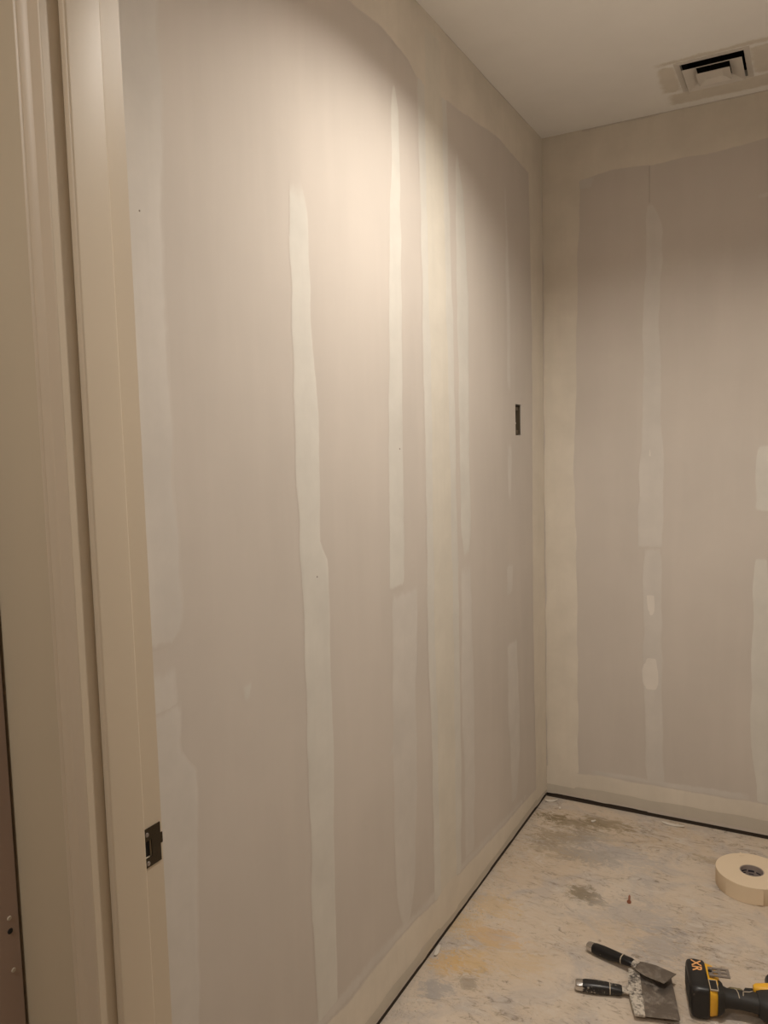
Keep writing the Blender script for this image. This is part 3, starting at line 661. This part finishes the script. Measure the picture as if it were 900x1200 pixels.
# head: motor housing along the tool's own forward axis (local +y)
hm = Matrix(((0, -1, 0, .205), (1, 0, 0, 0), (0, 0, 1, 0), (0, 0, 0, 1)))
L_('motor_housing', [(-.062, 0, CZ, .020, .022, 2.6), (-.056, 0, CZ, .030, .030, 2.8), (-.020, 0, CZ, .035, .034, 2.8), (.050, 0, CZ, .035, .034, 2.8), (.060, 0, CZ, .033, .033, 2.6)], M['yellow'], mtx=hm)
L_('gear_case', [(.060, 0, CZ, .031, .031, 2.2), (.085, 0, CZ, .030, .030, 2.1), (.092, 0, CZ, .026, .026, 2)], M['black'], mtx=hm)
L_('chuck', [(.092, 0, CZ, .022, .022, 2), (.115, 0, CZ, .022, .022, 2), (.132, 0, CZ, .012, .012, 2)], M['black'], mtx=hm)
L_('end_cap', [(-.068, 0, CZ, .016, .018, 2.6), (-.060, 0, CZ, .025, .026, 2.6), (-.054, 0, CZ, .0305, .0305, 2.8)], M['black'], mtx=hm)
L_('shoulder', [(.150, GY - .006, CZ, .026, .0235, 3), (.160, GY - .008, CZ, .033, .026, 3), (.172, GY - .008, CZ, .037, .028, 3), (.186, GY - .008, CZ, .040, .030, 3)], M['rubber'])
L_('shoulder_panel', [(.146, GY + .024, CZ + .006, .008, .018, 3), (.152, GY + .024, CZ + .006, .012, .0215, 3), (.172, GY + .024, CZ + .006, .016, .0235, 3), (.186, GY + .024, CZ + .006, .018, .0245, 3)], M['yellow'])
L_('foot_sleeve', [(.060, CY - .022, CZ + .0005, .0375, .0325, 4), (.066, CY - .022, CZ + .0005, .036, .0310, 4), (.076, CY - .022, CZ, .029, .0255, 3)], M['rubber'])

# ------------------------------------------------------------------ small things on the floor
nail = empty('rusty_nail', (-0.4451, 2.268, 0), math.radians(99), label='short rusty nail lying on bare concrete in front of the knives', category='nail')
bm = bmesh.new(); loft(bm, [(-.020, 0, .0040, .0030, .0030, 2), (.012, 0, .0036, .0030, .0030, 2), (.022, 0, .0026, .0008, .0008, 2)], 10); from_bm('shank', bm, M['rust'], nail, True)
bm = bmesh.new(); loft(bm, [(-.0215, 0, .0060, .0060, .0060, 2), (-.0195, 0, .0060, .0060, .0060, 2)], 14); from_bm('head', bm, M['rust'], nail)
def flake(loc, rz, sx, sy, curl, label, seed):
    rnd = random.Random(seed); bm = bmesh.new(); n, m = 9, 5; top, bot = {}, {}
    for i in range(n):
        for j in range(m):
            u, v = i / (n - 1) - .5, j / (m - 1) - .5
            w = 1 - .5 * abs(2 * u) ** 2 + rnd.uniform(-.08, .08)
            p = Vector((u * sx, v * sy * w + .3 * sy * math.sin(u * 3), .0006 + curl * (4 * u * u) + rnd.uniform(0, .0006)))
            bot[i, j] = bm.verts.new(p); top[i, j] = bm.verts.new(p + Vector((0, 0, .0022)))
    for i in range(n - 1):
        for j in range(m - 1):
            bm.faces.new((top[i, j], top[i + 1, j], top[i + 1, j + 1], top[i, j + 1])); bm.faces.new((bot[i, j], bot[i, j + 1], bot[i + 1, j + 1], bot[i + 1, j]))
    for i in range(n - 1):
        for j in (0, m - 1): bm.faces.new((top[i, j], top[i + 1, j], bot[i + 1, j], bot[i, j]))
    for j in range(m - 1):
        for i in (0, n - 1): bm.faces.new((top[i, j], top[i, j + 1], bot[i, j + 1], bot[i, j]))
    o = from_bm('plaster_flake', bm, M['flake'], None, True, label=label, category='plaster flake', group='plaster flakes on the floor')
    o.location = loc; o.rotation_euler = (0, 0, rz)
flake((-.398, 2.792, 0), -.12, .075, .014, .004, 'long curled plaster flake lying against the gap under the end wall', 3)
flake((-.655, 2.700, 0), .2, .016, .012, .002, 'small white plaster chip on the dark stain near the corner', 4)
flake((-.835, 2.790, 0), .3, .045, .014, .004, 'curled plaster flake in the corner where the two walls meet', 5)
flake((-.790, 2.745, 0), 1.2, .014, .010, .002, 'tiny plaster chip just in front of the corner', 6)
flake((-.8560, 1.800, .0), 1.57, .045, .011, .002, 'long plaster lump bridging the gap under the left wall', 8)
# crumbs along the foot of the walls: far too many to count
rnd = random.Random(11); V, Fc = [], []
def crumb(x, y, r):
    b = len(V); n = rnd.choice((3, 4, 5)); a = rnd.uniform(0, 6.28)
    for k in range(n):
        t = a + 2 * math.pi * k / n; V.append((x + r * math.cos(t) * rnd.uniform(.6, 1.3), y + r * math.sin(t) * rnd.uniform(.6, 1.3), .0002))
    V.append((x + rnd.uniform(-.3, .3) * r, y + rnd.uniform(-.3, .3) * r, r * rnd.uniform(.35, .9)))
    Fc.extend((b + k, b + (k + 1) % n, b + n) for k in range(n)); Fc.append(tuple(range(b + n - 1, b - 1, -1)))
for k in range(900):
    y = rnd.uniform(1.2, 2.8); crumb(WX + .004 + abs(rnd.gauss(0, .035)), y, rnd.uniform(.001, .0032))
for k in range(350):
    crumb(rnd.uniform(WX, .4), WY - .006 - abs(rnd.gauss(0, .025)), rnd.uniform(.001, .0035))
for k in range(450):
    crumb(rnd.uniform(WX + .02, .4), rnd.uniform(1.5, 2.8), rnd.uniform(.0006, .0017))
me = bpy.data.meshes.new('plaster_crumbs'); me.from_pydata(V, [], Fc)
link('plaster_crumbs', me, M['chip'], kind='stuff', label='plaster crumbs strewn along the foot of the walls', category='crumbs')
